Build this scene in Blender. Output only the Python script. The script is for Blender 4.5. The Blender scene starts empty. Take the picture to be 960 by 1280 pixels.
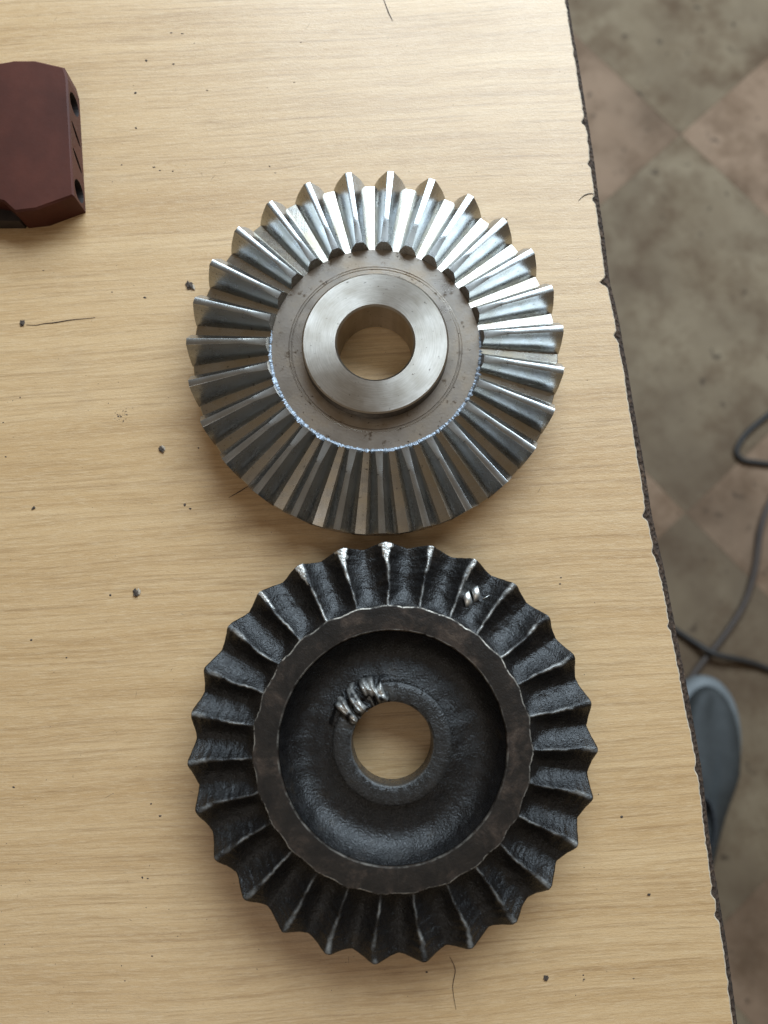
import bpy, bmesh, math, random
import numpy as np
from mathutils import Vector, Matrix, noise

# ------------------------------------------------------------------ camera, world, light, exposure
scene = bpy.context.scene
col = scene.collection
TIP = 0.0175                      # height of the tooth tips above the table top (z = 0)
CAM_H, TILT, FPX = 0.2827 + TIP, 0.1553, 1000.0
cam_data = bpy.data.cameras.new('camera')
cam = bpy.data.objects.new('camera', cam_data); col.objects.link(cam)
cam.location = (0, 0, CAM_H); cam.rotation_euler = (TILT, 0, 0)
cam_data.sensor_fit = 'HORIZONTAL'; cam_data.sensor_width = 3.6; cam_data.lens = 3.75
cam_data.clip_start = 0.005; cam_data.clip_end = 50
cam_data.dof.use_dof = True; cam_data.dof.focus_distance = 0.292; cam_data.dof.aperture_fstop = 1.15
scene.camera = cam

world = bpy.data.worlds.new('World'); scene.world = world; world.use_nodes = True
bg = world.node_tree.nodes['Background']
bg.inputs[0].default_value = (1.0, 0.80, 0.58, 1); bg.inputs[1].default_value = 0.19

def area(name, loc, target, sx, sy, power, color):
    d = bpy.data.lights.new(name, 'AREA'); d.shape = 'RECTANGLE'; d.size = sx; d.size_y = sy
    d.energy = power; d.color = color
    o = bpy.data.objects.new(name, d); col.objects.link(o); o.location = loc
    o.rotation_euler = (Vector(target) - Vector(loc)).to_track_quat('-Z', 'Y').to_euler()
    return o
area('window_light', (0.45, 1.32, 0.93), (0.04, 0.05, 0), 1.7, 1.0, 66, (0.71, 0.865, 1.0))
area('rear_fill_light', (-0.60, -1.05, 1.9), (0, -0.1, 0), 0.8, 0.9, 5, (1.0, 0.97, 0.93))  # added fill behind the camera, gives the near table its sheen

vs = scene.view_settings
vs.view_transform = 'Standard'; vs.look = 'None'; vs.gamma = 1; vs.exposure = 0.0
scene.cycles.max_bounces = 8

# ------------------------------------------------------------------ helpers
def at(u, v, z=0.0):
    """the point of the horizontal plane at height z that the photograph shows at pixel (u, v) of 960 x 1280"""
    x, y = (u - 480) / FPX, (640 - v) / FPX
    st, ct = math.sin(TILT), math.cos(TILT)
    d = Vector((x, st + y * ct, -ct + y * st))
    return Vector((0, 0, CAM_H)) + d * ((z - CAM_H) / d.z)

def empty(name, loc, rz=0.0):
    o = bpy.data.objects.new(name, None); col.objects.link(o)
    o.location = loc; o.rotation_euler.z = rz; o.empty_display_size = 0.02
    return o
def tag(o, label=None, cat=None, group=None, kind=None):
    if label: o['label'] = label
    if cat: o['category'] = cat
    if group: o['group'] = group
    if kind: o['kind'] = kind
    return o
def link(name, me, mat=None, parent=None, loc=None, rz=None):
    o = bpy.data.objects.new(name, me); col.objects.link(o)
    if mat and not me.materials: me.materials.append(mat)
    if parent: o.parent = parent
    if loc is not None: o.location = loc
    if rz is not None: o.rotation_euler.z = rz
    return o
def mesh(name, verts, faces, smooth=True, sharp=None):
    me = bpy.data.meshes.new(name); me.from_pydata([tuple(v) for v in verts], [], faces); me.validate(); me.update()
    bm = bmesh.new(); bm.from_mesh(me); bmesh.ops.recalc_face_normals(bm, faces=bm.faces); bm.to_mesh(me); bm.free()
    if smooth:
        me.shade_smooth()
        if sharp: me.set_sharp_from_angle(angle=math.radians(sharp))
    return me
def attr(me, name, vals):
    a = me.attributes.new(name, 'FLOAT', 'POINT'); a.data.foreach_set('value', [float(x) for x in vals])
def lathe(name, prof, n=180, sharp=35, disp=None):
    """closed ring profile (r, z) in mm turned about z"""
    k = len(prof); V = []; F = []
    for i in range(n):
        a = 2 * math.pi * i / n
        for r, z in prof:
            if disp: r, z = disp(r, z, a)
            V.append((r * math.cos(a) / 1000, r * math.sin(a) / 1000, z / 1000))
    for i in range(n):
        j = (i + 1) % n
        for q in range(k):
            p = (q + 1) % k
            F.append((i * k + q, j * k + q, j * k + p, i * k + p))
    return mesh(name, V, F, True, sharp)
def tube(name, pts, rad, n=10, closed_ends=True):
    pts = [Vector(p) for p in pts]; V = []; F = []
    up = Vector((0, 0, 1))
    for i, p in enumerate(pts):
        t = (pts[min(i + 1, len(pts) - 1)] - pts[max(i - 1, 0)]).normalized()
        s = t.cross(up)
        if s.length < 1e-4: s = t.cross(Vector((1, 0, 0)))
        s.normalize(); w = s.cross(t)
        r = rad(i / (len(pts) - 1)) if callable(rad) else rad
        for k in range(n):
            a = 2 * math.pi * k / n
            V.append(p + (s * math.cos(a) + w * math.sin(a)) * r)
    for i in range(len(pts) - 1):
        for k in range(n):
            m = (k + 1) % n
            F.append((i * n + k, i * n + m, (i + 1) * n + m, (i + 1) * n + k))
    if closed_ends:
        F.append(tuple(range(n))); F.append(tuple(range((len(pts) - 1) * n, len(pts) * n)))
    return mesh(name, V, F)
def spline(P, n=60):
    """Catmull-Rom through the points"""
    P = [Vector(p) for p in P]; P = [P[0] * 2 - P[1]] + P + [P[-1] * 2 - P[-2]]; out = []
    segs = len(P) - 3
    for i in range(n + 1):
        x = min(i / n * segs, segs - 1e-6); k = int(x); t = x - k
        a, b, c, d = P[k:k + 4]
        out.append(0.5 * ((2 * b) + (c - a) * t + (2 * a - 5 * b + 4 * c - d) * t * t + (3 * b - a - 3 * c + d) * t ** 3))
    return out
def ns(x, y, z, s): return noise.noise(Vector((x * s, y * s, z * s)))

# ------------------------------------------------------------------ materials
class NT:
    def __init__(self, name):
        self.m = bpy.data.materials.new(name); self.m.use_nodes = True
        self.t = self.m.node_tree; self.b = self.t.nodes['Principled BSDF']
    def n(self, ty, **kw):
        o = self.t.nodes.new(ty)
        for k, v in kw.items():
            if k in o.inputs: self.put(o.inputs[k], v)
            else: setattr(o, k, v)
        return o
    def put(self, inp, v):
        if hasattr(v, 'is_output') or isinstance(v, bpy.types.NodeSocket): self.t.links.new(v, inp)
        else: inp.default_value = v
    def set(self, **kw):
        for k, v in kw.items(): self.put(self.b.inputs[k.replace('_', ' ')], v)
    def coord(self, scale=(1, 1, 1), rot=(0, 0, 0), out='Object', loc=(0, 0, 0)):
        c = self.n('ShaderNodeTexCoord'); mp = self.n('ShaderNodeMapping')
        mp.inputs['Scale'].default_value = scale; mp.inputs['Rotation'].default_value = rot; mp.inputs['Location'].default_value = loc
        self.t.links.new(c.outputs[out], mp.inputs['Vector']); return mp.outputs['Vector']
    def noise(self, vec, scale, detail=4, rough=.55, dist=0):
        o = self.n('ShaderNodeTexNoise', Scale=scale, Detail=detail, Roughness=rough, Distortion=dist)
        self.t.links.new(vec, o.inputs['Vector']); return o.outputs['Fac']
    def ramp(self, fac, stops, interp='LINEAR'):
        o = self.n('ShaderNodeValToRGB'); e = o.color_ramp.elements; o.color_ramp.interpolation = interp
        while len(e) < len(stops): e.new(0.5)
        for q, (p, c) in zip(e, stops):
            q.position = p; q.color = (c, c, c, 1) if isinstance(c, (int, float)) else (*c, 1)
        self.t.links.new(fac, o.inputs['Fac']); return o.outputs['Color']
    def mix(self, f, a, b, mode='MIX'):
        o = self.n('ShaderNodeMix', data_type='RGBA', blend_type=mode)
        self.put(o.inputs[0], f)
        for i, v in ((6, a), (7, b)):
            if isinstance(v, tuple): v = (*v, 1) if len(v) == 3 else v
            self.put(o.inputs[i], v)
        return o.outputs[2]
    def math(self, op, a, b=0.0, clamp=False):
        o = self.n('ShaderNodeMath', operation=op, use_clamp=clamp); self.put(o.inputs[0], a); self.put(o.inputs[1], b); return o.outputs[0]
    def bump(self, h, strength, dist, prev=None):
        o = self.n('ShaderNodeBump', Strength=strength, Distance=dist); self.t.links.new(h, o.inputs['Height'])
        if prev: self.t.links.new(prev, o.inputs['Normal'])
        return o.outputs['Normal']
    def attr(self, name):
        return self.n('ShaderNodeAttribute', attribute_name=name).outputs['Fac']

def mat_plain(name, c, rough=.5, metallic=0.0, nscale=60, var=.25, bump=0.0):
    k = NT(name); v = k.coord(); f = k.noise(v, nscale)
    a = tuple(x * (1 - var) for x in c); b = tuple(min(1, x * (1 + var)) for x in c)
    k.set(Base_Color=k.ramp(f, [(.3, a), (.7, b)]), Roughness=rough, Metallic=metallic)
    if 'paint' in name: k.set(Specular_IOR_Level=.22)
    if bump: k.set(Normal=k.bump(k.noise(v, nscale * 6), .5, bump))
    return k.m

def mat_laminate():
    k = NT('wood_print_laminate')
    rot = (0, 0, 0)
    warp = k.noise(k.coord((5, 11, 1)), 1.0, 2)
    g0 = k.coord((1, 1, 1))
    vm = k.n('ShaderNodeVectorMath', operation='MULTIPLY_ADD')
    wv = k.n('ShaderNodeCombineXYZ'); k.put(wv.inputs[1], warp)
    k.t.links.new(wv.outputs[0], vm.inputs[0]); vm.inputs[1].default_value = (0, .011, 0); k.t.links.new(g0, vm.inputs[2])
    def g(sx, sy, off=0.0):
        mp = k.n('ShaderNodeMapping'); mp.inputs['Scale'].default_value = (sx, sy, 1); mp.inputs['Location'].default_value = (off, off * 1.7, 0)
        k.t.links.new(vm.outputs[0], mp.inputs['Vector']); return mp.outputs['Vector']
    broad = k.noise(g(4, 150), 1.0, 4, .62)
    lines = k.noise(g(10, 700, 3.1), 1.0, 5, .65, .1)
    dash = k.noise(g(34, 1100, 7.7), 1.0, 4, .7)
    fibre = k.noise(g(190, 2400, 1.3), 1.0, 3, .7)
    grain = k.noise(g(900, 2600, 5.3), 1.0, 2, .7)
    c = k.ramp(broad, [(.32, (.475, .296, .136)), (.68, (.585, .394, .204))])
    c = k.mix(k.ramp(lines, [(.50, 0.0), (.72, .50)]), c, (.27, .145, .06))
    c = k.mix(k.ramp(dash, [(.50, 0.0), (.72, .55)]), c, (.26, .145, .06))
    c = k.mix(k.ramp(fibre, [(.48, 0.0), (.72, .52)]), c, (.66, .49, .30))
    c = k.mix(k.ramp(grain, [(.55, 0.0), (.75, .3)]), c, (.27, .15, .07))
    # rubbed-in grime with its own shape
    grime = k.noise(k.coord((1, 1, 1), loc=(4, 2, 0)), 23, 5, .7)
    c = k.mix(k.ramp(grime, [(.62, 0.0), (.8, .16)]), c, (.24, .16, .10))
    fine = k.noise(k.coord((1, 1, 1)), 900, 3, .6)
    r = k.ramp(k.noise(k.coord((1, 1, 1)), 14, 4), [(.3, .39), (.7, .48)])
    n = k.bump(fibre, .35, .00014); n = k.bump(grain, .45, .00014, n); n = k.bump(fine, .25, .00014, n)
    k.set(Base_Color=c, Roughness=r, Normal=n, Specular_IOR_Level=.7)
    return k.m

def mat_particle():
    k = NT('rough_particle_board'); v = k.coord()
    f = k.noise(v, 420, 5, .7); w = k.n('ShaderNodeTexVoronoi', Scale=520.0); k.t.links.new(v, w.inputs['Vector'])
    c = k.ramp(f, [(.32, (.014, .0075, .004)), (.55, (.048, .026, .014)), (.75, (.12, .070, .038))])
    k.set(Base_Color=c, Roughness=.9, Normal=k.bump(w.outputs['Distance'], .9, .0012, k.bump(f, .8, .001)))
    return k.m

def mat_steel(kind):
    """machined steel: 'turned' shows rings round the axis, 'cut' shows lines across the tooth"""
    k = NT('machined_steel_' + kind); v = k.coord()
    sep = k.n('ShaderNodeSeparateXYZ'); k.t.links.new(v, sep.inputs[0])
    blot = k.noise(k.coord(out='Object'), 90, 4, .6)
    fine = k.noise(v, 1400, 2, .5)
    pits = k.ramp(k.noise(v, 620, 3, .6), [(.66, 0.0), (.72, 1.0)])
    rnd = k.n('ShaderNodeObjectInfo').outputs['Random']
    base = k.ramp(blot, [(.32, (.45, .435, .41)), (.68, (.60, .60, .60))])
    if kind == 'turned':
        L = k.n('ShaderNodeVectorMath', operation='LENGTH'); flat = k.n('ShaderNodeVectorMath', operation='MULTIPLY')
        k.t.links.new(v, flat.inputs[0]); flat.inputs[1].default_value = (1, 1, 0); k.t.links.new(flat.outputs[0], L.inputs[0])
        rv = k.n('ShaderNodeCombineXYZ'); k.put(rv.inputs[0], L.outputs['Value'])
        ang = k.math('ARCTAN2', sep.outputs[1], sep.outputs[0]); k.put(rv.inputs[1], k.math('MULTIPLY', ang, .0012))
        ring = k.noise(rv.outputs[0], 2600, 3, .6)
        tan = k.n('ShaderNodeTangent', direction_type='RADIAL', axis='Z')
        k.t.links.new(tan.outputs[0], k.b.inputs['Tangent'])
        k.set(Anisotropic=.72, Normal=k.bump(ring, .30, .00006, k.bump(fine, .1, .00005)))
        base = k.mix(1.0, base, (.96, .90, .82), 'MULTIPLY')
        base = k.mix(k.ramp(ring, [(.35, .35), (.6, 0.0)]), base, (.30, .265, .225))
        base = k.mix(k.math('MULTIPLY', pits, .75), base, (.05, .04, .03))
        k.set(Base_Color=base, Metallic=1.0, Roughness=k.ramp(blot, [(.3, .33), (.7, .37)]))
    elif kind == 'web':
        stain = k.noise(v, 55, 5, .7)
        base = k.mix(k.ramp(stain, [(.34, .4), (.66, .95)]), base, (.30, .238, .178))
        fleck = k.ramp(k.noise(v, 260, 4, .7), [(.60, 0.0), (.68, .8)])
        base = k.mix(fleck, base, (.12, .085, .055))
        base = k.mix(k.math('MULTIPLY', pits, .85), base, (.03, .02, .015))
        k.set(Base_Color=base, Metallic=1.0, Roughness=k.ramp(stain, [(.3, .24), (.7, .40)]), Normal=k.bump(fine, .25, .0001))
    else:
        cut = k.noise(k.coord((1, .04, .04)), 1500, 3, .6)
        streak = k.noise(k.coord((.05, 1, 1)), 4200, 2, .6)
        oil_reflect = k.noise(k.coord((.5, 1, 1), loc=(0, 0, 0)), 170, 4, .6)
        base = k.mix(1.0, base, (.76, .80, .845), 'MULTIPLY')
        orand = k.math('ADD', k.math('MULTIPLY', rnd, .16), oil_reflect)
        base = k.mix(k.ramp(orand, [(.42, 0.0), (.72, .7)]), base, (.34, .28, .19) if kind == 'root' else (.33, .315, .275))  # on the roots this tint is oil plus painted warm reflection
        if kind == 'root': base = k.mix(.3, base, (.44, .36, .24))  # golden reflection of the surroundings put into the root colour
        base = k.mix(k.math('MULTIPLY', pits, .7), base, (.03, .025, .02))
        n = k.bump(cut, .30, .00005); n = k.bump(streak, .08, .00002, n)
        k.set(Base_Color=base, Metallic=1.0, Roughness=k.ramp(oil_reflect, [(.3, .20), (.7, .34)]), Normal=n)
    return k.m

def mat_castiron(name='oily_cast_iron', dish=False):
    k = NT(name); v = k.coord(out='Object')
    big = k.noise(v, 130, 4, .6); mid = k.noise(v, 480, 5, .7); fine = k.noise(v, 1500, 4, .75)
    base = k.ramp(big, [(.3, (.004, .0038, .004)), (.6, (.008, .0072, .007)), (.8, (.020, .0145, .010))])
    grit = k.math('ADD', k.noise(v, 1400, 3, .6), k.math('MULTIPLY', fine, .35))
    wear = k.attr('wear')
    w = k.math('MULTIPLY', wear, k.ramp(mid, [(.30, .35), (.55, 1.0)]), True)
    base = k.mix(w, base, (.62, .60, .56))
    k.set(Base_Color=base, Metallic=k.math('MULTIPLY', w, .95),
          Roughness=k.ramp(mid, [(.32, .13), (.66, .40)]), Specular_IOR_Level=.42,
          Normal=k.bump(grit, .75, .00046, k.bump(mid, .3, .00025, k.bump(big, .3, .0004))))
    return k.m
def mat_rimface():
    k = NT('dark_worn_rim'); v = k.coord()
    big = k.noise(v, 85, 6, .7, .4); fine = k.noise(v, 1500, 3, .65); mid = k.noise(v, 420, 4, .65)
    wear = k.attr('wear')
    base = k.ramp(big, [(.3, (.008, .0066, .0056)), (.50, (.018, .0132, .010)), (.60, (.040, .027, .0195)), (.72, (.095, .068, .049))])
    base = k.mix(k.ramp(mid, [(.56, 0.0), (.7, .5)]), base, (.006, .005, .005))
    scr = k.noise(k.coord((1, .05, 1), rot=(0, 0, .5)), 900, 2, .6)
    base = k.mix(k.ramp(scr, [(.68, 0.0), (.76, .2)]), base, (.08, .065, .052))
    w = k.math('MULTIPLY', wear, k.ramp(k.noise(v, 330, 4, .7), [(.40, .0), (.55, 1.0)]), True)
    base = k.mix(w, base, (.55, .50, .43))
    k.set(Base_Color=base, Metallic=k.math('MULTIPLY', w, .9), Roughness=k.ramp(big, [(.3, .42), (.7, .6)]),
          Specular_IOR_Level=.22, Normal=k.bump(fine, .6, .00022, k.bump(mid, .45, .0004)))
    return k.m
def mat_tile(name, c1, c2, c3):
    k = NT(name); v = k.coord(out='Object'); r = k.n('ShaderNodeObjectInfo')
    vm = k.n('ShaderNodeVectorMath', operation='ADD'); k.t.links.new(v, vm.inputs[0])
    sc = k.n('ShaderNodeVectorMath', operation='SCALE'); sc.inputs[0].default_value = (7, 5, 3); k.put(sc.inputs['Scale'], r.outputs['Random'])
    k.t.links.new(sc.outputs[0], vm.inputs[1]); v = vm.outputs[0]
    a = k.noise(v, 7, 5, .65, .6); b = k.noise(v, 13, 5, .72); s = k.noise(v, 55, 3, .6)
    c = k.ramp(a, [(.3, c1), (.62, c2)])
    c = k.mix(k.ramp(b, [(.45, 0.0), (.66, .72)]), c, c3)
    c = k.mix(k.ramp(s, [(.64, 0.0), (.72, .75)]), c, (.035, .025, .018))
    c = k.mix(k.ramp(k.noise(v, 3.3, 4, .6), [(.42, 0.0), (.60, .65)]), c, (.085, .055, .034))
    k.set(Base_Color=c, Roughness=.75, Specular_IOR_Level=.2, Normal=k.bump(s, .15, .001))
    return k.m

M = dict(
    laminate=mat_laminate(), board=mat_particle(), white=mat_plain('laminate_paper_edge', (.44, .355, .26), .85, 0, 700, .25),
    turned=mat_steel('turned'), web=mat_steel('web'), cut=mat_steel('cut'), root=mat_steel('root'),
    iron=mat_castiron(), rim=mat_rimface(),
    burr=mat_plain('bright_burr_steel', (.27, .30, .34), .58, 1.0, 1300, .6, .0002),
    scale=mat_plain('dark_reflection_hub_wall', (.085, .072, .058), .42, .8, 500, .45, .0001),  # steel with the hub wall's dark reflection put into its colour
    chunk=mat_plain('bright_hammered_steel', (.58, .57, .54), .30, 1.0, 260, .45, .0001),
    swarf=mat_plain('bright_swarf', (.85, .83, .79), .45, 1.0, 700, .2),
    red=mat_plain('red_brown_paint', (.064, .017, .010), .55, 0, 60, .22, .0001),
    reddark=mat_plain('dark_block_brown', (.02, .013, .011), .6, 0, 200, .4),  # darker brown for the pocket walls and the foot flange
    crumb=mat_plain('dark_crumb', (.06, .042, .03), .8, 0, 900, .5),
    pale=mat_plain('pale_chip', (.40, .33, .25), .8, 0, 900, .2),
    hair=mat_plain('dark_hair', (.035, .022, .016), .5, 0, 900, .3),
    cable=mat_plain('black_cable_rubber', (.016, .013, .011), .6, 0, 40, .3),
    cable2=mat_plain('grey_brown_cable_rubber', (.048, .034, .026), .6, 0, 40, .3),
    shoe=mat_plain('slate_blue_shoe', (.026, .029, .029), .7, 0, 80, .2, .0004),
    sole=mat_plain('pale_blue_rubber', (.14, .152, .156), .6, 0, 60, .15),
    lining=mat_plain('dark_shoe_lining', (.03, .034, .04), .9, 0, 120, .3),
    wood=mat_plain('table_leg_wood', (.22, .14, .08), .6, 0, 20, .3),
    grout=mat_plain('cement_grout', (.12, .095, .07), .9, 0, 60, .3),
    grey=mat_tile('grey_green_floor_tile', (.168, .122, .075), (.228, .176, .115), (.085, .047, .024)),
    pink=mat_tile('tan_pink_floor_tile', (.205, .132, .084), (.265, .178, .118), (.110, .063, .034)),
)

# ------------------------------------------------------------------ floor of diamond tiles
FLOOR = -0.72
c1, c2 = at(851, 168, FLOOR), at(857, 641, FLOOR)            # two corners of one grey tile, across its diagonal
diag = c2 - c1; S = diag.length / math.sqrt(2)
rot = math.atan2(diag.y, diag.x) + math.pi / 4               # direction of one tile side from the corner c1
ex = Vector((math.cos(rot), math.sin(rot), 0)); ey = Vector((math.sin(rot), -math.cos(rot), 0))
J = 0.0001
def tile_mesh():
    h = S / 2 - J; b = .0003; V = []; F = []
    for z, q in ((-.008, h), (-b, h), (0, h - b)):
        V += [(-q, -q, z), (q, -q, z), (q, q, z), (-q, q, z)]
    for l in range(2):
        for i in range(4):
            j = (i + 1) % 4; F.append((l * 4 + i, l * 4 + j, l * 4 + 4 + j, l * 4 + 4 + i))
    F += [(8, 9, 10, 11), (0, 3, 2, 1)]
    return mesh('tile', V, F, False)
fl = link('floor', mesh('floor', [(-1.3, -1.6, FLOOR - .02), (1.9, -1.6, FLOOR - .02), (1.9, 1.9, FLOOR - .02), (-1.3, 1.9, FLOOR - .02),
      (-1.3, -1.6, FLOOR - .0016), (1.9, -1.6, FLOOR - .0016), (1.9, 1.9, FLOOR - .0016), (-1.3, 1.9, FLOOR - .0016)],
      [(0, 3, 2, 1), (4, 5, 6, 7), (0, 1, 5, 4), (1, 2, 6, 5), (2, 3, 7, 6), (3, 0, 4, 7)], False), M['grout'])
tag(fl, kind='structure')
tm_grey = tile_mesh(); tm_pink = tm_grey.copy()
tm_grey.materials.append(M['grey']); tm_pink.materials.append(M['pink'])
for i in range(-6, 7):
    for j in range(-6, 7):
        p = c1 + ex * S * (i + .5) + ey * S * (j + .5)
        if -0.25 < p.x < 1.35 and -1.1 < p.y < 1.45:
            t = link('tile', tm_grey if (i + j) % 2 == 0 else tm_pink, None, fl, (p.x, p.y, FLOOR), rot)

# ------------------------------------------------------------------ table with a chipped laminate edge
edge_px = [(684, -150), (707, 0), (720, 80), (733, 160), (744, 245), (757, 345), (769, 400), (789, 520), (808, 640), (830, 740),
           (851, 850), (872, 960), (888, 1090), (905, 1185), (917, 1280), (940, 1420)]
E3 = [at(u, v) for u, v in edge_px]
A, B = E3[1], E3[-2]
ax_y = (A - B).normalized(); ax_x = Vector((ax_y.y, -ax_y.x, 0))     # table axes: along the edge, across it
table = empty('table', (A.x, A.y, FLOOR)); tag(table, 'workbench table with light wood-print laminate top and chipped dark edge', 'table')
rnd = random.Random(5)
TW = .95
edge = []                                                            # dense laminate edge line with nicks
y0, y1 = -.62, .75
base_line = sorted([((p - B).dot(ax_y), (p - B).dot(ax_x)) for p in E3])
def edge_x(t):
    for (ta, xa), (tb, xb) in zip(base_line, base_line[1:]):
        if ta <= t <= tb: return xa + (xb - xa) * (t - ta) / (tb - ta)
    return base_line[0][1] if t < base_line[0][0] else base_line[-1][1]
nicks = [(at(u, v) - B).dot(ax_y) for u, v in ((731, 152), (738, 205), (741, 250), (760, 352), (772, 418), (811, 645), (820, 690), (831, 783), (861, 962), (889, 1117), (890, 1145))]
nick_amp = [.0014, .0010, .0012, .0026, .0011, .0016, .0008, .0009, .0010, .0010, .0012]
t = y0
while t < y1:
    x = edge_x(t) + .00035 * ns(t, 0, 1.3, 70) + .0004 * ns(t, 0, 7.3, 330) + .00025 * ns(t, 3, 2, 1100)
    for q, a in zip(nicks, nick_amp): x -= a * math.exp(-((t - q) / .0014) ** 2)
    edge.append((t, x)); t += .0009
def tw(t, x, z): return B + ax_y * t + ax_x * x + Vector((0, 0, z)) - table.location
n = len(edge)
V = []; F = []
LAM = .0009
for t, x in edge: V += [tw(t, x - TW, 0), tw(t, x - .00055, 0), tw(t, x - TW, -LAM), tw(t, x - .00055, -LAM)]
for i in range(n - 1):
    a, b = 4 * i, 4 * (i + 1)
    F += [(a, a + 1, b + 1, b), (a + 1, a + 3, b + 3, b + 1), (a + 2, b + 2, b + 3, a + 3), (a, b, b + 2, a + 2)]
F += [(0, 2, 3, 1), (4 * n - 4, 4 * n - 3, 4 * n - 1, 4 * n - 2)]
lam_me = mesh('laminate_sheet', V, F, False)
GR = math.radians(3.4)
lam = link('laminate_sheet', lam_me, M['laminate'], table)
# rotate the sheet's own axes so that its print runs as in the photograph
Rg = Matrix.Rotation(GR, 4, 'Z'); lam_me.transform(Rg.inverted()); lam.matrix_local = Rg
V = []; F = []
for i, (t, x) in enumerate(edge):
    w = .00048 * (1 + .35 * ns(t, 5, 2, 500))
    V += [tw(t, x - .00055, -.00002), tw(t, x - .00055 + w, -.00035), tw(t, x - .0006 + w, -LAM), tw(t, x - .00055, -LAM)]
for i in range(n - 1):
    a, b = 4 * i, 4 * (i + 1)
    F += [(a, a + 1, b + 1, b), (a + 1, a + 2, b + 2, b + 1), (a + 2, a + 3, b + 3, b + 2)]
tag(link('laminate_edge', mesh('laminate_edge', V, F, True, 40), M['white'], table), 'pale broken edge of the laminate')
# core board: its rough side stands proud of the laminate
V = []; F = []; prof = [(-TW, -LAM), (-.004, -LAM), (.0, -LAM - .0001), (.0016, -LAM - .0005), (.0031, -LAM - .0018), (.0040, -.0050), (.0036, -.0095), (.0040, -.0140), (.0034, -.0185), (-TW, -.0185)]
k = len(prof)
for t, x in edge:
    xs = edge_x(t)
    wid = .60 + .30 * math.exp(-((t - .17) / .17) ** 2)
    for q, (dx, dz) in enumerate(prof):
        j = 0
        if 2 <= q <= 8: j = .0003 * ns(t, dz * 3, 1, 60) + .00016 * ns(t, dz * 3, 4, 900)
        hz = .0002 * ns(t, dx * 4, 9, 900) - .0002 if 2 < q < 6 else 0
        V.append(tw(t, xs + (dx * wid if dx > 0 else dx) + j, dz + hz))
for i in range(n - 1):
    for q in range(k):
        p = (q + 1) % k; F.append((i * k + q, i * k + p, (i + 1) * k + p, (i + 1) * k + q))
F += [tuple(range(k)), tuple(range((n - 1) * k, n * k))]
tag(link('core_board', mesh('core_board', V, F, True, 60), M['board'], table), 'rough dark brown particle board core')
def box(name, x0, x1, y0_, y1_, z0, z1, fn=lambda x, y, z: Vector((x, y, z))):
    V = [fn(x, y, z) for z in (z0, z1) for x, y in ((x0, y0_), (x1, y0_), (x1, y1_), (x0, y1_))]
    return mesh(name, V, [(0, 3, 2, 1), (4, 5, 6, 7), (0, 1, 5, 4), (1, 2, 6, 5), (2, 3, 7, 6), (3, 0, 4, 7)], False)
fn = lambda x, y, z: tw(y, x, z)
for lx in (-.16, -.88):
    for ly in (y0 + .05, y1 - .1):
        link('leg', box('leg', lx, lx + .05, ly, ly + .05, FLOOR, -.0185, fn), M['wood'], table)

# ------------------------------------------------------------------ bright steel bevel gear
NTEETH = 27
SC = Vector((-.0032, .1065, 0))
silver = empty('bevel_gear', SC); tag(silver, 'bright machined steel gear with straight sloping teeth and smooth raised hub', 'gear')
tz = TIP * 1000
wz = tz - 2.7; hz = tz + 3.5
# hub: top disc, chamfered bore, back boss
link('hub', lathe('hub', [(14.05, hz - .7), (14.75, hz), (26.3, hz), (26.85, hz - .45), (26.9, wz - 1.5), (30, wz - 6), (30, .0), (15, 0), (14.05, .8)], 200, 30), M['turned'], silver)
link('web', lathe('web', [(26.7, wz), (28.2, wz), (31.0, wz), (31.15, wz - .28), (31.4, wz - .28), (31.55, wz + .02), (31.95, wz + .02), (32.1, wz - .22), (32.3, wz - .22), (32.45, wz + .05),
     (37.5, wz + .06), (39.2, wz + .1), (39.5, wz - .3), (39.5, wz - 5), (26.7, wz - 5)], 200, 30), M['web'], silver)
link('hub_side', lathe('hub_side', [(26.5, hz - .62), (26.96, hz - .62), (27.0, wz + .25), (27.25, wz - .4), (26.5, wz - .4)], 200, 30), M['scale'], silver)  # sleeve round the hub wall, coloured dark for what the steel reflects
r_toe = (39.3, wz); r_heel = (69.45, tz - 9.35)
link('rim', lathe('rim', [(39.25, wz - .02), (r_heel[0] - .25, r_heel[1] + .06), (r_heel[0], r_heel[1] - .2), (68.9, 1.6), (68.2, .5), (40, .3), (29.5, .3), (29.5, wz - 6), (39.25, wz - 5)], 216, 30), M['root'], silver)
hd = Vector((.227, .974)).normalized()
flank = [(-.5, 6.25), (0, 6.14), (.25, 6.07), (.7, 5.93), (1.4, 5.70), (2.4, 5.33), (3.6, 4.88), (4.8, 4.3), (6.0, 3.58), (7.2, 2.86), (8.3, 2.1), (9.1, 1.55), (9.6, 1.25)]
def flank_w(h):
    for (ha, wa), (hb, wb) in zip(flank, flank[1:]):
        if ha <= h <= hb: return wa + (wb - wa) * (h - ha) / (hb - ha)
    return flank[-1][1]
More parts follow.
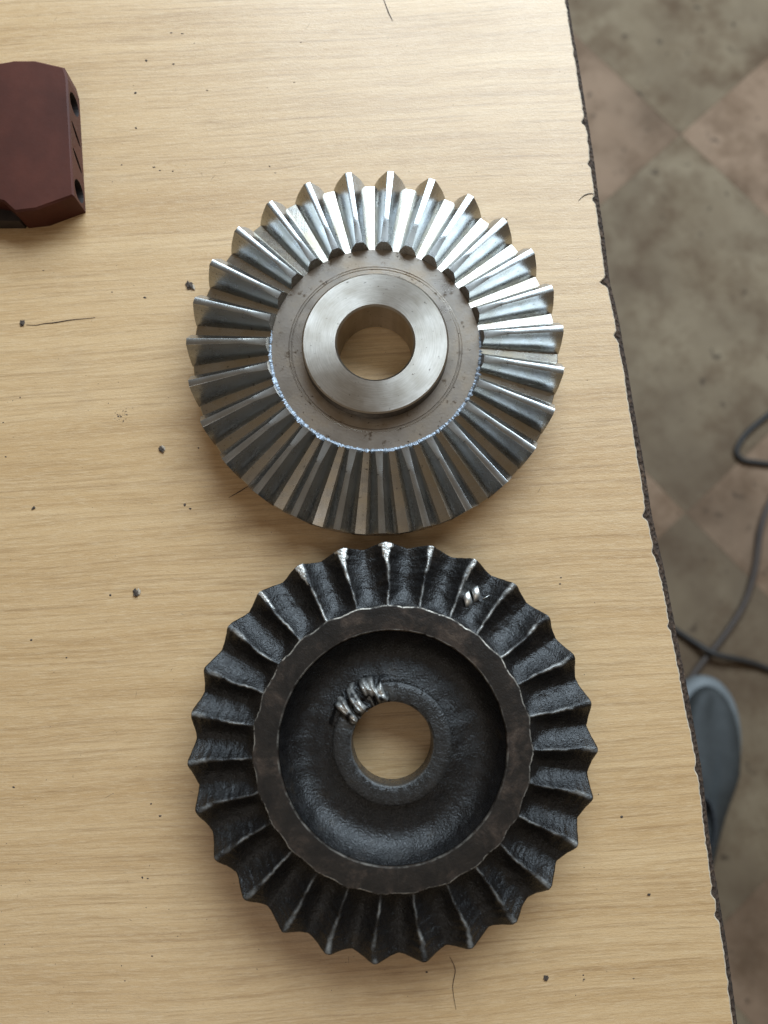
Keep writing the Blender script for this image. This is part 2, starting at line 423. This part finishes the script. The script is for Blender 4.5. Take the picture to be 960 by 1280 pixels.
def tooth_mesh():
    V = []; F = []; NS = 20; rows = None
    for i in range(NS + 1):
        s = i / NS; sg = .57 + .43 * s
        R = Vector((r_toe[0] + (r_heel[0] - r_toe[0]) * s, r_toe[1] + (r_heel[1] - r_toe[1]) * s))
        top = 9.6 - max(0, (.30 - s) / .30) * 1.7
        hs = [-.5, 0, .25, .7, 1.4, 2.4, 3.6, 4.8, 5.8, 6.8, 7.5]; hs = hs + [7.5 + (top - 7.5) * q for q in (.45, .8, .97)]
        half = [(h * sg, flank_w(h) * sg) for h in hs] + [(top * sg, flank_w(top) * sg - .13)]
        pr = [(h, w) for h, w in half] + [(top * sg + .02, 0)] + [(h, -w) for h, w in reversed(half)]
        rows = len(pr)
        for h, w in pr:
            hx = .22 - .165 * s; p = R + Vector((hx, 1 - hx * hx / 2)) * h; V.append((p.x / 1000, w / 1000, p.y / 1000))
    for i in range(NS):
        for j in range(rows - 1):
            a = i * rows + j; F.append((a, a + 1, a + 1 + rows, a + rows))
    F.append(tuple(range(rows))); F.append(tuple(range(NS * rows, (NS + 1) * rows)))
    return mesh('tooth', V, F, True, 24)
tmesh = tooth_mesh(); tmesh.materials.append(M['cut'])
st = at(477.5, 667, TIP) - SC; ph_s = math.atan2(st.y, st.x)
for i in range(NTEETH):
    link('tooth', tmesh, None, silver, None, ph_s + 2 * math.pi * i / NTEETH)
# torn burr where the tooth ends were faced off
V = []; F = []; rb = random.Random(11); NBU = 620
for i in range(NBU + 1):
    a = math.radians(170 + 200 * i / NBU); ew = min(1, i / 60, (NBU - i) / 60)
    tear = max(0, .5 + .6 * ns(a, 0, 1, 9) + .7 * ns(a, 0, 3, 34)) * ew
    for q in range(5):
        t = q / 4
        r = 38.6 - .8 * tear * (1 - t) + (1.0 + 1.5 * tear) * t * .8 + rb.uniform(-.14, .14)
        z = wz + .02 + (.12 + 1.1 * tear) * t + rb.uniform(-.12, .12) * (1 if 0 < q < 4 else .4) - (.5 if q == 0 else 0)
        V.append((r * math.cos(a) / 1000, r * math.sin(a) / 1000, z / 1000))
for i in range(NBU):
    for q in range(4):
        if q == 3 and rb.random() < .35: continue
        b = i * 5 + q; F.append((b, b + 1, b + 6, b + 5))
tag(link('burr', mesh('burr', V, F, True, 30), M['burr'], silver), 'torn bluish bright burr around the hub recess', kind='stuff')

# ------------------------------------------------------------------ old black bevel gear
BC = Vector((.0029, -.0364, 0))
black = empty('bevel_gear', BC); tag(black, 'worn black oily cast iron gear with dished centre and nicked hub', 'gear')
rz = tz + 3.1; bhz = tz - 3.0; dz0 = tz - 9.2
bt = at(482.5, 684, TIP) - BC; ph_b = math.atan2(bt.y, bt.x)
def rim_r(a):                       # outer edge of the flat rim, slightly scalloped by the teeth
    c = math.cos((a - ph_b) * NTEETH)
    return 47.3 + .28 * c + .22 * ns(math.cos(a), math.sin(a), 0, 9) + .2 * ns(math.cos(a), math.sin(a), 5, 33) + .16 * ns(math.cos(a), math.sin(a), 2, 80)
prof = []
prof += [(47.3, rz - 1.0), (47.1, rz - .25), (46.5, rz), (44, rz), (41, rz), (39.3, rz), (38.8, rz - .35), (38.3, rz - 1.6), (37.6, rz - 4), (36.6, rz - 6.6), (35.2, rz - 8.8), (33.2, rz - 10.6), (31, rz - 11.7), (28, rz - 12.3), (25, rz - 12.2), (22.6, rz - 11.4), (21.5, rz - 9.6), (21.0, rz - 7.3)]
NB = 432
def ring_part(name, prof, mat, dfn, wfn=None, closed_to=None):
    V = []; W = []; k = len(prof)
    for i in range(NB):
        a = 2 * math.pi * i / NB
        for q, (r, z) in enumerate(prof):
            r2, z2 = dfn(q, r, z, a)
            V.append((r2 * math.cos(a) / 1000, r2 * math.sin(a) / 1000, z2 / 1000)); W.append(wfn(q, r, z, a) if wfn else 0)
    F = [(i * k + q, ((i + 1) % NB) * k + q, ((i + 1) % NB) * k + (q + 1) % k, i * k + (q + 1) % k) for i in range(NB) for q in range(k)]
    me = mesh(name, V, F, True, 38); attr(me, 'wear', W); return link(name, me, mat, black)
# flat rim
def d_rim(q, r, z, a):
    x, y = math.cos(a), math.sin(a); n1 = ns(x * r, y * r, z, .22)
    if q <= 3: r += rim_r(a) - 47.3
    if q in (6, 7): r += .22 * ns(x, y, 2, 14)
    return r, z + .03 * n1 * (1 if 1 < q < 6 else 0)
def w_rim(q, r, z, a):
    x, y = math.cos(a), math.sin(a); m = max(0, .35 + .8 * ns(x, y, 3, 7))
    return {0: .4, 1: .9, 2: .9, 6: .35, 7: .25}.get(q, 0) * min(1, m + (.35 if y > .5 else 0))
ring_part('rim', [(47.5, rz - 1.6), (47.3, rz - .2), (47.05, rz), (46.8, rz + .02), (43, rz), (39.35, rz + .01), (39.05, rz - .03), (38.75, rz - .4), (38.6, rz - 1.3), (39.5, rz - 14), (47.5, rz - 14)], M['rim'], d_rim, w_rim)
# dish
def d_dish(q, r, z, a):
    x, y = math.cos(a) * r, math.sin(a) * r
    if q == 0: return r, z
    return r + .2 * ns(x, y, z, .3), z + .35 * ns(x, y, z + 9, .22) + .10 * ns(x, y, z, .6)
dish = [(38.45, rz - .9), (38.1, rz - 1.8), (37.5, rz - 3.1), (36.8, rz - 4.5), (35.9, rz - 5.9), (34.8, rz - 7.2), (33.5, rz - 8.3), (32.0, rz - 9.1), (30.3, rz - 9.6), (28.6, rz - 9.7), (27.0, rz - 9.5), (25.5, rz - 9.3), (24.0, rz - 9.0), (22.7, rz - 8.7), (21.5, rz - 8.4), (20.4, rz - 8.2), (19.5, rz - 8.4), (19.5, 2), (38.4, 2)]
ring_part('dish', dish, M['iron'], d_dish)
# hub, with the struck, ground-down stretch on its upper left
def hubchip(a):
    d = (a - math.radians(126) + math.pi) % (2 * math.pi) - math.pi
    return math.exp(-(d / .52) ** 4)
def d_hub(q, r, z, a):
    x, y = math.cos(a) * r, math.sin(a) * r; c = hubchip(a)
    if q in (1, 2, 3, 4):
        z -= c * (1.1 + .9 * math.sin(a * 27) + .8 * ns(x, y, z, .8)) * (1.0 if q < 4 else .5)
        r += c * (.35 * math.sin(a * 27 + 1)) * (1 if q < 3 else .4)
    return r + .08 * ns(x, y, z, .6), z + .10 * ns(x, y, z, .8)
def w_hub(q, r, z, a): return (.10 if q in (1,) else 0.02) + (.25 * hubchip(a) if q in (1, 2, 3, 4) else 0)
ring_part('hub', [(14.0, bhz - 2.2), (14.3, bhz - .5), (14.9, bhz), (16.5, bhz + .05), (18.5, bhz), (20.2, bhz - .15), (20.75, bhz - .6), (20.9, bhz - 2), (21.0, bhz - 6), (21.6, .0), (14.6, 0), (14.0, .8)], M['iron'], d_hub, w_hub)
# teeth: one heightfield sector each, valley to valley
def tooth_point(u, ang, i):
    """u 0 at the rim .. 1 at the heel, ang the angle from the first tooth in tooth pitches"""
    v = ang - round(ang)
    rr = random.Random(100 + i)
    bend = rr.uniform(-.05, .05); b2 = rr.uniform(-.04, .04)
    vv = v - (bend * math.sin(u * 3.1) + b2 * math.sin(u * 6.2) + .03 * ns(u * 3, i * 3.7, 0, 1.6) + .022 * ns(u * 3, i * 3.7, 4, 5.5)) * (1 - (2 * v) ** 2)
    t = max(0.0, 1 - 2 * abs(vv))
    bl = .035 + .15 * u ** 3; soft = math.sqrt((1 - t) ** 2 + bl ** 2) - bl                   # blunt the crest
    t2 = 1 - soft
    t2 = min(1, t2); p = .85 * t2 ** 1.95 + .15 * t2 ** 4
    crest = (rz - .55) + (tz - (rz - .55)) * u - .35 * math.sin(u * math.pi) + .3 * ns(u * 2, i * 5.1, 3, 1.7) + .22 * ns(u * 2, i * 5.1, 6, 6.5)
    val = (rz - 1.2) - 4.6 * (1 - math.exp(-u / .13)) - 3.2 * u
    z = val + (crest - val) * p
    r_out = 68.2 + 1.9 * t2 ** 1.4 + .25 * ns(i * 2.3, v * 2, 8, 1.9)
    r = 47.05 + (r_out - 47.05) * u
    return r, z, t2
LAND = {0: 1.0, 1: .9, 2: .75, 3: .35, 26: .35, 25: .25}
NU, NVV = 56, 40
def sector(i):
    V = []; W = []
    def P(u, j):
        ang = i + (j / NVV - .5); a = ph_b + ang * 2 * math.pi / NTEETH
        # near the borders use the mean of neighbours so that sectors meet exactly
        r, z, t2 = tooth_point(u, ang, i)
        x, y = r * math.cos(a), r * math.sin(a)
        nz = .28 * ns(x, y, 0, .33) + .12 * ns(x, y, 4, .8)
        z += nz * (1 - .6 * t2 ** 4); r += .12 * ns(x, y, 9, .7) * u
        cut = LAND.get(i, .06)
        if u > .72:
            lim = tz - cut * 1.5 * (u - .72) / .28 + .2 * ns(x, y, 2, .5)
            if z > lim: z = lim + (z - lim) * .15
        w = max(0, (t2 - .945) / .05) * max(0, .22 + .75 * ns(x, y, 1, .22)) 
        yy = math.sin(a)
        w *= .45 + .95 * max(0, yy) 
        wd = .30 * cut * (u - .66) / .34 * (1 + .5 * ns(x, y, 6, .9))
        if cut > .2 and wd > 0 and abs(ang - i) < wd / 2: w = 1.0
        return (r * math.cos(a), r * math.sin(a), z), w
    for q in range(NU + 1):
        u = (q / NU) ** 1.12
        for j in range(NVV + 1):
            p, w = P(u, j); V.append(p); W.append(w)
    k = NVV + 1
    for j in range(NVV + 1):                       # heel face going down and in
        x, y, z = V[NU * k + j]
        V.append((x * .994, y * .994, z - .5)); W.append(W[NU * k + j] * .4)
    for j in range(NVV + 1):
        x, y, z = V[NU * k + j]; s = 66.0 / math.hypot(x, y)
        V.append((x * s, y * s, 1.2)); W.append(0)
    F = [(q * k + j, q * k + j + 1, (q + 1) * k + j + 1, (q + 1) * k + j) for q in range(NU + 2) for j in range(NVV)]
    me = bpy.data.meshes.new('tooth'); me.from_pydata([(x / 1000, y / 1000, z / 1000) for x, y, z in V], [], F); me.update()
    me.flip_normals() if me.polygons[0].normal.z < 0 else None
    me.shade_smooth(); attr(me, 'wear', W)
    return me
sectors = [sector(i) for i in range(NTEETH)]
k = NVV + 1
co = [np.array([v.co[:] for v in m.vertices]) for m in sectors]
no = [np.array([v.normal[:] for v in m.vertices]) for m in sectors]
rows = NU + 3
for i in range(NTEETH):                            # weld the shading across neighbouring sectors
    j = (i + 1) % NTEETH
    for q in range(rows):
        a, b = q * k + k - 1, q * k
        mid = (co[i][a] + co[j][b]) / 2; co[i][a] = mid; co[j][b] = mid
        nn = no[i][a] + no[j][b]; nn /= np.linalg.norm(nn); no[i][a] = nn; no[j][b] = nn
for i, m in enumerate(sectors):
    m.vertices.foreach_set('co', co[i].ravel()); m.update()
    m.normals_split_custom_set_from_vertices([tuple(x) for x in no[i]])
    link('tooth', m, M['iron'], black)
link('back_plate', lathe('back_plate', [(66.0, 1.3), (65.4, .3), (40, .2), (21, .2), (21, 2.5), (38, 2.5), (47.4, 4.0), (60, 3.2)], 120, 40), M['iron'], black)
# bright struck lumps on the hub
A0, A1, NA, NR = 93, 164, 150, 40
V = []; W = []
ridges = ((146, 9.5, 1.0), (126, 8.5, .9), (108, 8.0, 1.0))
for i in range(NA + 1):
    ad = A0 + (A1 - A0) * i / NA
    for q in range(NR + 1):
        t = q / NR; r = 14.1 + 12.4 * t
        sk = ad + 7 * math.sin(t * 2.6 + ad * .08) + 6 * ns(t, ad * .1, 0, 2.2)                  # ridges lean a little
        h = max(a_ * max(0, 1 - abs((sk - c_) / w_) ** 1.5) ** .8 for c_, w_, a_ in ridges)
        win = min(1, t / .12) ** .5 * max(0, 1 - max(0, (t - .60 - .22 * ns(ad * .11, 0, 5, 1)) / .40) ** 2)
        fold = .35 * math.sin(t * 6 + ad * .4) + .9 * ns(r, ad * .35, 2, .38) + .3 * (.5 - abs(ns(r, ad * .35, 7, .6)) * 2)
        edge_ = min(1, i / 10, (NA - i) / 10)
        base_ = bhz + .25 - (0 if t < .62 else ((t - .62) / .38) ** 1.3 * 6.5)
        z = base_ - 1.1 + (3.4 * h * win + fold * h * .9) * edge_ - (1 - edge_) * .6
        rr_ = r + .5 * ns(r, ad * .3, 9, .6) * (1 if t > .05 else .3)
        a = math.radians(ad)
        V.append((rr_ * math.cos(a) / 1000, rr_ * math.sin(a) / 1000, z / 1000))
        W.append(min(1, max(0, (h * win - .34) * 2.2)) * min(1, max(0, .62 + 1.1 * ns(r, ad * .3, 12, .55))))
k2 = NR + 1
F = [(i * k2 + q, (i + 1) * k2 + q, (i + 1) * k2 + q + 1, i * k2 + q + 1) for i in range(NA) for q in range(NR)]
me = mesh('struck_bead', V, F, True); attr(me, 'wear', W)
tag(link('struck_bead', me, M['iron'], black), 'bright lumpy hammered metal along the upper edge of the bore')

# ------------------------------------------------------------------ curl of swarf lying in a tooth gap
sp = at(592, 745, TIP - .0055); sd = (at(604, 738, TIP - .0055) - at(579, 752, TIP - .0055)).normalized()
sn = sd.cross(Vector((0, 0, 1))); V = []; F = []
NSW = 90
for i in range(NSW + 1):
    t = i / NSW; a = t * 2 * math.pi * 1.95 + .5; r = .0024 + .0004 * math.sin(a * .7)
    for e in (-.5, .5):
        c = sd * ((t - .5) * .0070 + e * .0027) + (sn * math.cos(a) + Vector((0, 0, 1)) * math.sin(a)) * r
        V.append(c)
for i in range(NSW): F.append((2 * i, 2 * i + 1, 2 * i + 3, 2 * i + 2))
me = bpy.data.meshes.new('metal_shaving'); me.from_pydata([tuple(v) for v in V], [], F); me.shade_smooth()
o = link('metal_shaving', me, M['swarf'], None, (sp.x, sp.y, TIP - .0038))
md = o.modifiers.new('thickness', 'SOLIDIFY'); md.thickness = .00018
tag(o, 'small bright curl of metal swarf lying in a black gear tooth gap', 'shaving')

# ------------------------------------------------------------------ red-brown block
BH = .0128
top_px = [(-70, 82), (0, 78), (17, 75), (43, 75), (80, 83.5), (84, 97), (92, 244), (45, 261.5), (18, 264.5), (4, 252), (-70, 240)]
T = [at(u, v, BH) for u, v in top_px]
c0 = sum(T, Vector()) / len(T); c0.z = 0
blk = empty('painted_block', c0); tag(blk, 'red-brown painted metal block with chamfered corners and holes in its side', 'block')
V = []; F = []; m = len(T)
ins = []
for i in range(m):
    a, b, c = T[i - 1], T[i], T[(i + 1) % m]
    d = ((a - b).normalized() + (c - b).normalized()); d = d.normalized() if d.length > .05 else ((c - a).normalized().cross(Vector((0, 0, 1))))
    if d.dot(c0 - b) < 0: d = -d
    ins.append(b + d * .0008)
for i in range(m): V.append((T[i].x - c0.x, T[i].y - c0.y, 0))
for i in range(m): V.append((T[i].x - c0.x, T[i].y - c0.y, BH - .0007))
for i in range(m): V.append((ins[i].x - c0.x, ins[i].y - c0.y, BH))
for l in (0, 1):
    for i in range(m):
        j = (i + 1) % m; F.append((l * m + i, l * m + j, (l + 1) * m + j, (l + 1) * m + i))
F += [tuple(range(2 * m, 3 * m)), tuple(reversed(range(m)))]
bme = mesh('block_body', V, F, False)
body = link('block_body', bme, M['red'], blk)
bme.materials.append(M['reddark'])
# pockets cut into the right-hand side
r0, r1 = T[5] - c0, T[6] - c0; r0.z = r1.z = 0
rd = (r1 - r0).normalized(); rn = Vector((-rd.y, rd.x, 0)); rn = rn if rn.x > 0 else -rn
bm = bmesh.new()
def cutter(t, z, rx, rzz, tilt, seg=24):
    ctr = r0 + (r1 - r0) * t + Vector((0, 0, z))
    ring = []
    for s in (-.004, .006):
        ring.append([bm.verts.new(ctr + rn * s + rd * (rx * math.cos(q) * math.cos(tilt) - rzz * math.sin(q) * math.sin(tilt)) + Vector((0, 0, rx * math.cos(q) * math.sin(tilt) + rzz * math.sin(q) * math.cos(tilt)))) for q in [2 * math.pi * w / seg for w in range(seg)]])
    for i in range(seg): bm.faces.new((ring[0][i], ring[0][(i + 1) % seg], ring[1][(i + 1) % seg], ring[1][i]))
    bm.faces.new(ring[0]); bm.faces.new(list(reversed(ring[1])))
cutter(.14, .0063, .0044, .0048, 0); cutter(.89, .0063, .0044, .0048, 0)
cutter(.40, .0063, .0011, .0052, .6); cutter(.63, .0063, .0011, .0052, .6)
bmesh.ops.recalc_face_normals(bm, faces=bm.faces)
cme = bpy.data.meshes.new('cut'); bm.to_mesh(cme); bm.free(); cme.materials.append(M['red']); cme.materials.append(M['reddark'])
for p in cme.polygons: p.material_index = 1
cob = bpy.data.objects.new('cut', cme); col.objects.link(cob); cob.parent = blk
bo = body.modifiers.new('b', 'BOOLEAN'); bo.object = cob; bo.operation = 'DIFFERENCE'; bo.solver = 'EXACT'
bpy.context.view_layer.update()
dg = bpy.context.evaluated_depsgraph_get()
nm = bpy.data.meshes.new_from_object(body.evaluated_get(dg)); body.modifiers.clear(); body.data = nm
bpy.data.objects.remove(cob)
foot = [at(u, v, .006) for u, v in ((-60, 225), (-60, 276), (24, 276), (28, 268), (20, 240))]
V = [(p.x - c0.x, p.y - c0.y, z) for z in (0, .006) for p in foot]; q = len(foot)
link('foot_flange', mesh('foot_flange', V, [(i, (i + 1) % q, q + (i + 1) % q, q + i) for i in range(q)] + [tuple(range(q)), tuple(range(q, 2 * q))], False), M['reddark'], blk)

# ------------------------------------------------------------------ crumbs, fibres and dust on the table
rc = random.Random(21)
def crumb(u, v, size, label, mat='crumb', flat=.45, pale=None, z=0.0):
    p = at(u, v, z); bm = bmesh.new(); bmesh.ops.create_icosphere(bm, subdivisions=3, radius=1)
    o3 = rc.uniform(0, 50)
    for w in bm.verts:
        c = w.co; f = 1 + .8 * ns(c.x + o3, c.y, c.z, 1.3) + .5 * ns(c.x, c.y + o3, c.z, 3.0)
        w.co = Vector((c.x * f * size, c.y * f * size * .75, c.z * f * size * flat * .7))
    me = bpy.data.meshes.new('crumb'); bm.to_mesh(me); bm.free()
    lo = min(w.co.z for w in me.vertices)
    o = link('crumb', me, M[mat], None, (p.x, p.y, z - lo - .00005), rc.uniform(0, 3)); tag(o, label, 'crumb')
    if pale:
        me2 = me.copy(); me2.materials.clear(); pl = link('pale_side', me2, M['pale'], o, (pale[0] * size, pale[1] * size, -.1 * size)); pl.scale = (.8, .6, .5)
    return o
crumb(237, 357, .00155, 'dark crumb beside the upper left teeth of the bright gear', flat=.4, pale=(-.7, -.5))
crumb(28, 404, .0011, 'dark crumb at the end of the thin black crack line', flat=.4)
crumb(202, 562, .0012, 'small two-tone crumb, half dark and half pale, left of the bright gear', pale=(0, -.8))
crumb(170, 741, .0013, 'black crumb with pale chip left of the gap between the gears', pale=(.3, -.8))
crumb(42, 635, .0006, 'tiny dark brown crumb near the left table side below the crack')
crumb(683, 1222, .0009, 'thin dark splinter crumb below the black gear teeth', flat=.3)
crumb(811, 1118, .0005, 'tiny speck crumb between the black gear and the chipped edge')
def fibre(px, rad, label, name='hair', z=.0002, zs=None):
    pts = spline([at(u, v, z if zs is None else zs[i]) for i, (u, v) in enumerate(px)], 24)
    c = pts[0].copy(); me = tube(name, [p - c for p in pts], lambda t: rad * (1 - .6 * abs(2 * t - 1)), 6)
    o = link(name, me, M['hair'], None, c); tag(o, label, name); return o
fibre([(478, -6), (483, 8), (487, 18), (491, 26)], .00018, 'short dark hair lying on the laminate above the bright gear')
fibre([(723, 251), (729, 245), (736, 242), (744, 242)], .0002, 'dark curved bristle caught on the chipped laminate edge')
fibre([(286, 622), (300, 614), (316, 604)], .00018, 'thin straight dark hair poking out under the bright gear')
fibre([(562, 1196), (569, 1212), (566, 1234), (570, 1262)], .00012, 'fine wavy hair trailing off the bottom of the black gear')
crk = fibre([(33, 406), (45, 406.5), (55, 404.5), (66, 403.5), (76, 402), (88, 400), (98, 399), (119, 397)], .00022, 'thin black crack line across the laminate beside a crumb', 'crack', z=.00005)
del crk['category']; crk.parent = table; crk.location -= table.location
# dust
V = []; F = []; rd_ = random.Random(77)
def speck(u, v, s):
    p = at(u, v, 0); b = len(V); a0 = rd_.uniform(0, 6.28); e = rd_.uniform(.4, 1); h = s * .35
    for q in range(5):
        a = a0 + q * 2 * math.pi / 5; rr = s * rd_.uniform(.6, 1.2); x, y = rr * math.cos(a), rr * math.sin(a) * e
        V.append((p.x + x, p.y + y, .00001))
    V.append((p.x, p.y, h))
    for q in range(5): F.append((b + q, b + (q + 1) % 5, b + 5))
for u, v, s in ((214, 41, .7), (228, 42, .7), (183, 76, .8), (217, 80, .8), (169, 116, .7), (259, 113, .7), (170, 160, .6), (152, 206, .4), (243, 54, .4), (376, 53, .5), (368, 103, .5), (337, 208, .5), (344, 216, .5), (192, 209, .8), (200, 213, .5), (216, 214, .5),
                (54, 338, .5), (181, 372, .7), (140, 365, .4), (138, 744, .5), (39, 800, .5), (83, 822, .4), (17, 984, .6), (189, 1005, .5), (200, 1020, .6), (178, 1097, .5), (185, 1098, .5), (190, 1195, .6), (248, 560, .4), (231, 631, .7), (238, 636, .7), (633, 274, .5), (700, 730, .5), (701, 722, .5), (730, 1224, .5), (729, 1226, .4), (777, 1021, .6), (533, 1215, .6), (660, 1115, .4), (25, 497, .4), (4, 528, .5), (7, 571, .5), (156, 1226, .4), (792, 1223, .5), (729, 1219, .4)):
    speck(u, v, s / 1000)
for i in range(26): speck(152 + rd_.gauss(0, 4.5), 518 + rd_.gauss(0, 5.5), rd_.uniform(.15, .4) / 1000)
for i in range(34):                            # short fine scratches and fibres
    p = at(rd_.uniform(-10, 740), rd_.uniform(-10, 1290), 0); a = rd_.gauss(1.4, .8); l = rd_.uniform(.4, 2.2) / 1000; w_ = rd_.uniform(.03, .07) / 1000; b = len(V)
    dx, dy = math.cos(a), math.sin(a)
    V += [(p.x - dx * l, p.y - dy * l, .00003), (p.x - dy * w_, p.y + dx * w_, .00004), (p.x + dx * l, p.y + dy * l, .00003), (p.x + dy * w_, p.y - dx * w_, .00002)]
    F.append((b, b + 1, b + 2, b + 3))
for i in range(520): speck(rd_.uniform(-20, 760), rd_.uniform(-20, 1300), rd_.uniform(.07, .24) / 1000)
dm = bpy.data.meshes.new('dust_specks'); dm.from_pydata(V, [], F); dm.update()
tag(link('dust_specks', dm, M['crumb']), 'dark dust specks scattered over the laminate', 'dust', kind='stuff')

# ------------------------------------------------------------------ things on the floor
def cable(px, rad, mat, label, lift=None):
    zz = FLOOR + rad
    pts = spline([at(u, v, zz + (lift[i] if lift else 0)) for i, (u, v) in enumerate(px)], 90); c = pts[0].copy(); c.z = FLOOR
    o = link('power_cable', tube('power_cable', [p - c for p in pts], rad, 12), M[mat], None, c); tag(o, label, 'cable', 'cables on the floor'); return o
cable([(1090, 420), (1010, 475), (962, 517), (934, 541), (921, 562), (927, 574), (945, 578), (975, 580), (1060, 578)], .0037, 'cable', 'black cable bent into a tight loop on the tiled floor')
cable([(1010, 560), (968, 618), (951, 660), (944, 710), (930, 755), (905, 795), (878, 828), (855, 858), (820, 900), (780, 960)], .0042, 'cable2', 'grey-brown cable curving under the table past the shoe')
cable([(760, 740), (810, 766), (842, 786), (868, 803), (895, 818), (930, 826), (955, 834), (1000, 852), (1080, 880)], .0038, 'cable', 'dark cable crossing over the grey-brown one', [0, 0, 0, .002, .0085, .004, 0, 0, 0])

shoe_tip = at(884, 846, FLOOR + .012); shoe_dir = Vector((.02, 1, 0)).normalized()
shoe = empty('shoe', (shoe_tip.x, shoe_tip.y, FLOOR), 0); tag(shoe, 'slate blue slip-on shoe with pale rubber toe rim on the floor', 'shoe')
def sole_half(s):                  # half width along the shoe, s 0 at the toe .. 1 at the heel
    if s < .36: return .048 * math.sin(math.pi / 2 * (s / .36) ** .5) if s > 0 else .0
    return .048 - .014 * math.sin(math.pi / 2 * min(1, (s - .36) / .3)) if s < .66 else (.034 * math.sqrt(max(0, 1 - max(0, (s - .86) / .14) ** 2)))
L = .27
def shoe_mesh(name, levels, n=44, cap=True):
    """levels: (z function of s, inset) from bottom to top"""
    V = []; F = []; S_ = [0.5 - .5 * math.cos(math.pi * i / n) for i in range(n + 1)]
    loop = [(s, 1) for s in S_] + [(s, -1) for s in reversed(S_[1:-1])]; k = len(loop)
    for zf, inset in levels:
        for s, sd_ in loop:
            sc = 1 - inset / .048
            w = sole_half(s) * sc; yy = -(s * L - .5 * L) * (1 - inset / (.5 * L)) - .5 * L
            V.append((sd_ * w + .012 * math.sin(s * 2.4), yy, zf(s)))
    for l in range(len(levels) - 1):
        for i in range(k): F.append((l * k + i, l * k + (i + 1) % k, (l + 1) * k + (i + 1) % k, (l + 1) * k + i))
    F.append(tuple(range(k)))
    if cap: F.append(tuple(range((len(levels) - 1) * k, len(levels) * k)))
    return mesh(name, V, F, True, 50)
c_ = lambda z: (lambda s: z)
link('sole', shoe_mesh('sole', [(c_(.0), .003), (c_(.004), .0), (c_(.020), -.001), (c_(.027), .001), (c_(.030), .005), (c_(.031), .011), (c_(.028), .013)]), M['sole'], shoe)
up = lambda b, t: (lambda s: b + (t - b) * min(1, s / .42) ** .8)
link('upper', shoe_mesh('upper', [(c_(.024), .0112), (up(.032, .040), .0115), (up(.038, .054), .0125), (up(.043, .064), .0145), (up(.046, .071), .021), (up(.0475, .075), .030), (up(.048, .077), .040)]), M['shoe'], shoe)
shoe_collar = link('collar', shoe_mesh('collar', [(c_(.070), .030), (c_(.083), .029), (c_(.084), .032), (c_(.070), .034)]), M['lining'], shoe); shoe_collar.scale = (.8, .5, 1)
shoe_collar.location = (.0, -.12, 0)
shoe.rotation_euler.z = math.radians(-17)
